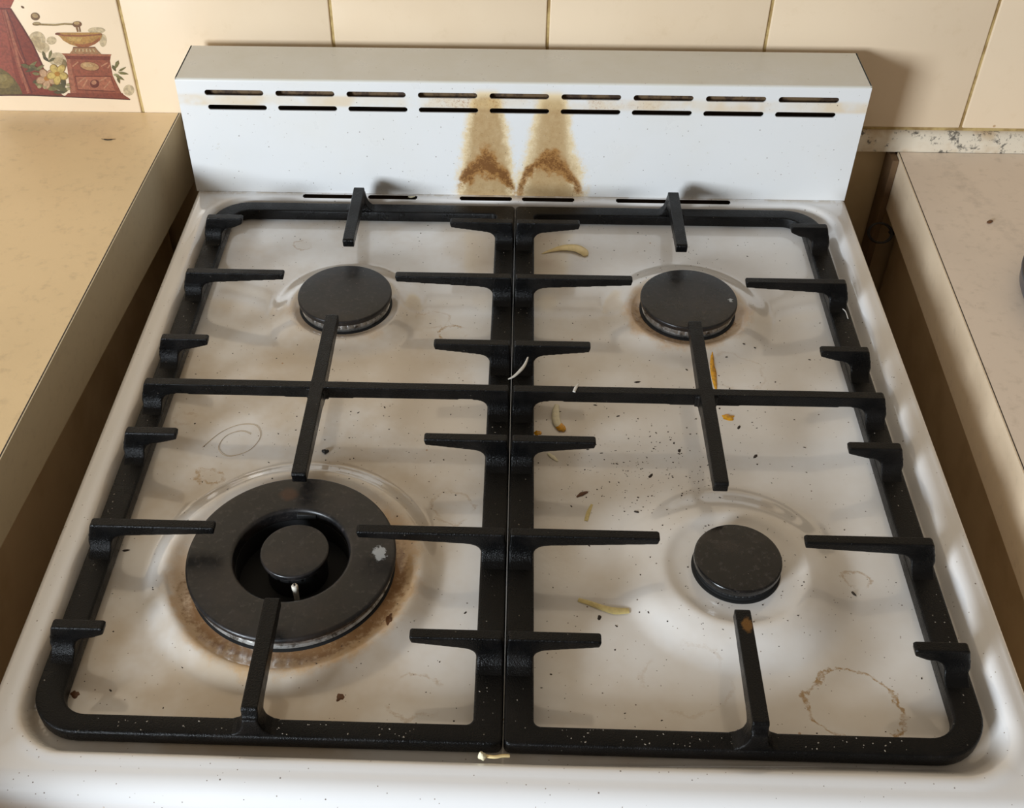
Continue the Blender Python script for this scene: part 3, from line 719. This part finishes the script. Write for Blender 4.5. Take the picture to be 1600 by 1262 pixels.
for s, lab in ((-1, 'black cast iron pan support over the left burners, with the wok burner under it'),
               (1, 'black cast iron pan support over the right burners, food strand on its crossbar')):
    ox = s * .1257
    root = empty('pan_support', (ox, 0, -.0304), lab, 'pan support')
    inv = Matrix.Translation((-ox, 0, .0304))
    def add(n, me, mt, sm=None):
        o = link(n, me, mt, root, sm); o.matrix_parent_inverse = inv; return o
    bm = bmesh.new(); ringbar(bm, s); add('frame', bm_mesh(bm, 'frame'), m_iron, 50)
    for y, k in ROWS:
        bm = bmesh.new(); prong_xz(bm, s, y, .2450, TIP_O[k], .2348, .2490); add('prong', cast(bm, 'p'), m_iron)
        bm = bmesh.new(); prong_xz(bm, s, y, .0016, TIP_I[k], .0152, .0010); add('prong', cast(bm, 'p'), m_iron)
    # crossbar with the long centre bar through it
    bm = bmesh.new()
    for (xa, xb_, ci) in ((.2450, .2490, .2348), (.0016, .0010, .0152)): prong_xz(bm, s, 0, xa, XM, ci, xb_, tipz=-.0095)
    add('cross_bar', cast(bm, 'cb'), m_iron)
    bm = bmesh.new()
    prism(bm, [(-.0826, -.0012), (-.0814, 0), (.0744, 0), (.0756, -.0012), (.0750, -.0075), (.012, -.0105), (.004, -.0125), (-.006, -.0125), (-.014, -.0105), (-.0820, -.0078)], 'x', s * XM - .0045, s * XM + .0045)
    box(bm, s * XM - .0075, s * XM + .0075, -.0040, .0040, -.0100, -.0008)
    add('centre_bar', cast(bm, 'lb'), m_iron)
    bm = bmesh.new(); prong_yz(bm, s * XM, .2435, .1670, .2385, .2480); add('prong', cast(bm, 'p'), m_iron)
    bm = bmesh.new(); prong_yz(bm, s * XM, -.2462, -.1752, -.2385, -.2492); add('prong', cast(bm, 'p'), m_iron if s < 0 else m_iron_rust)
    for (fx, fy) in ((.2195, -.2440), (.0440, -.2440), (.2195, .2440), (.0400, .2440)):
        bm = bmesh.new(); lathe(bm, [(0, -.0306), (.0034, -.0306), (.0044, -.0296), (.0044, -.0285), (0, -.0285)], s * fx, fy, 20); add('foot', bm_mesh(bm, 'ft'), m_iron, 40)

# ------------------------------------------------------------------ right worktop: pan edge; wire loop
bm = bmesh.new()
pz = ZR; px_, py_ = .4515, .118
lathe(bm, [(0, 0), (.070, 0), (.0765, .002), (.0785, .006), (.0795, .014), (.0800, .0155), (.0795, .0165), (.0780, .0160), (.0765, .010), (.072, .004), (0, .0035)], seg=96)
M = Mat('pan_dark_grey', .4); M.color(srgb(74, 74, 80)); m_pan = M.m
pan = link('dark_pan', bm_mesh(bm, 'pan'), m_pan, None, 40); pan.location = (px_ + .0015, py_, pz + .0001)
tag(pan, 'dark grey round pan on the right worktop, cut off by the picture edge', 'pan')
bm = bmesh.new()
L_ = []
for k in range(40):
    a = 2 * math.pi * k / 39
    L_.append((.3262 + .0098 * math.cos(a + .5), .302 + .004 * math.sin(a), -.0765 + .0080 * math.sin(a + .5)))
tube(bm, L_ + [(.3400, .303, -.0775), (.3435, .303, -.0785)], .0009, 8)
tube(bm, [(a + .0008, b - .0012, c_ + .0008) for a, b, c_ in L_], .0008, 8)
tube(bm, [(.3345, .302, -.0750), (.3375, .302, -.0782), (.3400, .303, -.0775)], .0012, 8)
tube(bm, [(.3400, .303, -.0775), (.3470, .303, -.0785), (.3530, .303, -.0785)], .0010, 8)
tag(link('wire_loop', bm_mesh(bm, 'wl'), plain('black_wire', (.015, .012, .01), .4), None, 60), 'small loop of black wire hanging in the right-hand gap', 'wire')

# ------------------------------------------------------------------ food scraps, hair, crumbs
m_onion = plain('food_pale_yellow', srgb(250, 226, 168), .35, 0, .08)
m_cream = plain('food_cream', srgb(240, 230, 196), .35, 0, .1)
m_clear = plain('food_translucent', srgb(226, 206, 140), .25, 0, .15)
m_white = plain('food_strand', srgb(206, 202, 194), .35, 0)
m_sauce = plain('sauce_orange', srgb(236, 168, 24), .18, 0, .35)
m_flake = plain('flake_brown', srgb(110, 70, 38), .5, 0, .3)
m_black = plain('crumb_black', (.012, .010, .008), .6)
m_hair = plain('hair_brown', srgb(176, 146, 100), .4)
def floor_at(x, y): return hz(x, y)
def scrap(name, pts, rads, mat, label, cat, flat=.35, z=None, k=6, group=None):
    P = []
    for p_ in pts:
        zz = (floor_at(p_[0], p_[1]) if z is None else z)
        P.append((p_[0], p_[1], zz))
    S_ = spline(P, k); n = len(S_)
    R_ = []
    for i in range(n):
        t_ = i / (n - 1) * (len(rads) - 1); a = int(min(t_, len(rads) - 2)); R_.append(rads[a] + (rads[a + 1] - rads[a]) * (t_ - a))
    S_ = [(s_[0], s_[1], s_[2] + r_ * flat * .9) for s_, r_ in zip(S_, R_)]
    bm = bmesh.new(); tube(bm, S_, R_, 10, flat)
    return tag(link(name, bm_mesh(bm, name), mat, None, 70), label, cat, group)
scrap('food_scrap', [(.0225, .2020), (.030, .2055), (.0398, .2085), (.0500, .2080), (.0560, .2040), (.0580, .1995)], [.0005, .0018, .0036, .0046, .0044, .0018], m_onion, 'pale yellow curved food sliver behind the rear right burner\'s left prong', 'food scrap')
o = scrap('food_scrap', [(.0319, .0215), (.0311, .013), (.0313, .006), (.0330, .0005), (.0355, -.0022)], [.0016, .0027, .0029, .0028, .0018], m_cream, 'fat cream food piece with an orange end, beside the right pan support\'s crossbar', 'food scrap', .5)
bm = bmesh.new(); tube(bm, [(.0330, .0010, floor_at(.033, 0) + .0012), (.0350, -.0020, floor_at(.035, 0) + .0010), (.0372, -.0036, floor_at(.037, 0) + .0006)], [.0030, .0032, .0014], 10, .45)
link('orange_end', bm_mesh(bm, 'oe'), m_sauce, o, 70)
scrap('food_scrap', [(.0422, -.1455), (.048, -.1475), (.0555, -.1507), (.063, -.1530), (.0715, -.1528)], [.0014, .0017, .0020, .0026, .0018], m_clear, 'translucent yellow noodle stuck to the plate left of the front right burner', 'food scrap', .25)
scrap('food_scrap', [(.0111, .0315), (.0092, .0240), (.0065, .0180), (.0020, .0115), (-.0020, .0085)], [.0005, .0010, .0013, .0010, .0004], m_white, 'curved white strand draped between the two pan supports', 'food scrap', .5, z=.0000)
scrap('food_scrap', [(.0448, .0052), (.0430, .0015), (.0415, -.0030)], [.0006, .0011, .0010], m_white, 'thin white sliver lying on the right pan support\'s crossbar', 'food scrap', .4, z=.0001)
scrap('food_scrap', [(.0255, -.0255), (.0285, -.0288), (.0318, -.0325)], [.0010, .0016, .0006], m_cream, 'small white grain beside the right pan support\'s centre frame bar', 'food scrap', .4)
scrap('food_scrap', [(.0488, -.0840), (.0505, -.0770), (.0530, -.0700)], [.0012, .0013, .0007], m_clear, 'faint yellowish sliver just behind the long prong of the front right burner', 'food scrap', .2)
scrap('food_scrap', [(.0435, -.0640), (.0470, -.0612), (.0508, -.0592)], [.0005, .0016, .0006], m_flake, 'brown flake on the plate between the two right burners', 'food scrap', .3)
bm = bmesh.new()
zf = -.0212
bmesh.ops.create_icosphere(bm, subdivisions=3, radius=1)
for v in bm.verts:
    p_ = v.co.copy(); tp = 1 - .38 * (p_.z + 1)                 # broad foot, narrow crooked tip
    p_ *= 1 + .28 * noise.noise(p_ * 2.1 + Vector((4, 1, 7)))
    v.co = Vector((-.0105 + .0030 * tp * p_.x - .0006 * p_.z, -.2572 + .0026 * tp * p_.y, zf + .0029 + .0032 * p_.z))
o = tag(link('food_scrap', bm_mesh(bm, 'fs'), m_cream, None, 60), 'cream crumb on the front rim where the pan supports meet', 'food scrap')
bm = bmesh.new(); tube(bm, spline([(-.0085, -.2560, -.0212), (-.0040, -.2562, -.0215), (.0000, -.2550, -.0222), (.0035, -.2545, -.023)], 4), .0010, 8, .6)
link('orange_tail', bm_mesh(bm, 'ot'), m_onion, o, 60)
scrap('food_scrap', [(-.0905, .2612), (-.0880, .2604), (-.0850, .2622)], [.0006, .0011, .0006], m_cream, 'tiny cream crumb by the vent slots at the foot of the backguard', 'food scrap', .5)
def blob(name, cx_, cy_, r, mat, label, cat, sx=1, sy=1, h=.0004, seed=0, group=None):
    bm = bmesh.new(); n = 28; top = []; bot = []
    for i in range(n):
        a = 2 * math.pi * i / n; rr = r * (1 + .38 * noise.noise(Vector((math.cos(a) * 1.3 + seed, math.sin(a) * 1.3, seed))) * 1.6)
        x, y = cx_ + rr * sx * math.cos(a), cy_ + rr * sy * math.sin(a)
        bot.append(bm.verts.new((x, y, hz(x, y) - .0001))); x, y = cx_ + (x - cx_) * .8, cy_ + (y - cy_) * .8
        top.append(bm.verts.new((x, y, hz(x, y) + h)))
    c_ = bm.verts.new((cx_, cy_, hz(cx_, cy_) + h * 1.2))
    for i in range(n):
        j = (i + 1) % n; bm.faces.new((bot[i], bot[j], top[j], top[i])); bm.faces.new((top[i], top[j], c_))
    return tag(link(name, bm_mesh(bm, name), mat, None, 80), label, cat, group)
blob('sauce_drop', .1500, .0136, .0036, m_sauce, 'orange sauce drop in front of the right crossbar, right of its centre bar', 'sauce drop', 1.25, .9, seed=3)
blob('sauce_drop', .0188, -.0060, .0026, m_sauce, 'round orange sauce drop beside the right support\'s centre frame bar', 'sauce drop', seed=9)
blob('sauce_streak', .1446, .0590, .0042, m_sauce, 'long orange sauce streak below the rear right burner, along the centre bar', 'sauce streak', .50, 3.6, seed=5)
blob('burnt_flake', -.0890, -.2165 + .0, .0026, m_flake, 'rusty brown flake in front of the wok burner, near the front bar', 'flake', seed=12)
blob('burnt_flake', -.2325, -.2209, .0024, m_flake, 'dark brown flake in the front left corner of the hob', 'flake', seed=15)
blob('burnt_flake', -.0668, -.1668, .0028, m_flake, 'burnt flake on the stained ring at the wok burner\'s right front', 'flake', .7, 1.6, seed=18)
# black crumb
bm = bmesh.new()
for q, r_ in (((0, 0, 0), .0014), ((.0016, .0003, 0), .0011), ((-.0013, .0007, 0), .0010), ((.0005, -.0012, 0), .0009)):
    bmesh.ops.create_icosphere(bm, subdivisions=2, radius=r_, matrix=Matrix.Translation((-.1232 + q[0], -.0288 + q[1], hz(-.1232, -.0288) + r_ * .8)))
for v in bm.verts: v.co += Vector((noise.noise(v.co * 900), noise.noise(v.co * 900 + Vector((5, 0, 0))), 0)) * .0005
tag(link('burnt_crumb', bm_mesh(bm, 'bc'), m_black, None, 60), 'black burnt crumb behind the wok burner, right of the centre bar', 'crumb')
H_ = [(-.2055, -.0277), (-.1962, -.0120), (-.1846, -.0042), (-.1734, -.0051), (-.1690, -.0162), (-.1745, -.0290), (-.1872, -.0345), (-.1950, -.0273), (-.1924, -.0157), (-.1834, -.0104), (-.1760, -.0130)]
bm = bmesh.new(); tube(bm, spline([(a, b, hz(a, b) + .0003) for a, b in H_], 8), .00013, 6)
tag(link('hair', bm_mesh(bm, 'hair'), m_hair, None, 80), 'fine looped hair on the plate behind the wok burner', 'hair')
bm = bmesh.new(); tube(bm, spline([(.2355, .1193, -.0192), (.2410, .1180, -.0190), (.2458, .1142, -.0190), (.2463, .1051, -.0192)], 6), .0004, 6)
tag(link('fibre', bm_mesh(bm, 'fib'), m_white, None, 80), 'pale fibre lying on the right pan support\'s outer bar', 'fibre')
bm = bmesh.new(); tube(bm, spline([(-.3540, .2925, ZL + .0004), (-.3480, .2910, ZL + .0004), (-.3416, .2925, ZL + .0004)], 5), [.0002] * 3 + [.0006] * 5 + [.0002] * 3, 6, .6)
tag(link('dark_shred', bm_mesh(bm, 'ds'), m_black, None, 60), 'thin dark curved shred on the left worktop', 'shred')
bm = bmesh.new(); tube(bm, spline([(.3800, .2235, ZR + .0006), (.3829, .2256, ZR + .0008), (.3850, .2275, ZR + .0004)], 4), [.0006, .0012, .0016, .0017, .0017, .0016, .0014, .001, .0005], 8, .5)
tag(link('dark_shred', bm_mesh(bm, 'ds'), m_flake, None, 60), 'small dark brown crumb on the right worktop', 'shred')
# crumbs no one could count, scattered over plate, frame bars and rim
bm = bmesh.new(); rnd = random.Random(11)
def speck(x, y, z, r, long=1):
    a0 = rnd.random() * 6.28; n = 6; T = []
    for k in range(n):
        a = 6.283 * k / n; u, v = r * long * math.cos(a) * rnd.uniform(.7, 1.2), r * math.sin(a) * rnd.uniform(.7, 1.2)
        T.append(bm.verts.new((x + u * math.cos(a0) - v * math.sin(a0), y + u * math.sin(a0) + v * math.cos(a0), z)))
    c_ = bm.verts.new((x, y, z + r * .7))
    for k in range(n): bm.faces.new((T[k], T[(k + 1) % n], c_))
for cx_, cy_, sx, sy, n, r0 in ((0, 0, .24, .24, 520, .00030), (.09, -.04, .055, .035, 230, .00030), (.12, .02, .08, .07, 90, .00038), (-.09, -.02, .1, .06, 90, .0003), (.136, -.13, .05, .05, 90, .0003), (.13, .20, .07, .03, 30, .0004)):
    for _ in range(n):
        x = cx_ + (rnd.uniform(-1, 1) if sx > .2 else rnd.gauss(0, .55)) * sx; y = cy_ + (rnd.uniform(-1, 1) if sx > .2 else rnd.gauss(0, .55)) * sy
        if sdrr(x, y) > -.014: continue
        if any(math.hypot(x - BUR[k][0], y - BUR[k][1]) < r_ for k, r_ in (('tl', .038), ('tr', .039), ('br', .028), ('wok', .064))): continue
        speck(x, y, hz(x, y), r0 * rnd.choice((.7, .8, 1, 1, 1.3, 1.9)), rnd.choice((1, 1, 1.4, 2.2)))
for (x, y) in ((.0895, .0482), (.1555, .0036), (.1628, -.0237), (.0921, -.0439), (.0809, -.0754), (.0541, -.1577), (.204, -.136), (.113, -.02), (-.232, -.12)):
    speck(x, y, hz(x, y), .0011, 2.2)
tag(link('crumbs', bm_mesh(bm, 'crumbs'), plain('crumbs_dark', (.035, .022, .014), .7)), 'dark crumbs and specks scattered over the white hob plate', 'crumbs', kind='stuff')
bm = bmesh.new(); rnd = random.Random(5)
for _ in range(260):
    s = rnd.choice((-1, 1)); t_ = rnd.random()
    if t_ < .3: x, y = s * rnd.uniform(.239, .247), rnd.uniform(-.23, .23)
    elif t_ < .65: x, y = s * rnd.uniform(.004, .0135), rnd.uniform(-.24, .24)
    else: x, y = s * rnd.uniform(.03, .22), rnd.uniform(-.248, -.240)
    if any(abs(y - r_[0]) < .014 for r_ in ROWS + [(0, 0)]) and t_ < .65: continue
    speck(x, y, FZ + .00002, rnd.choice((.0002, .0003, .0004)), rnd.choice((1, 1.6)))
tag(link('grease_flecks', bm_mesh(bm, 'gf'), plain('flecks_pale', (.28, .24, .19), .3)), 'pale flecks scattered over the black pan support frames', 'flecks', kind='stuff')
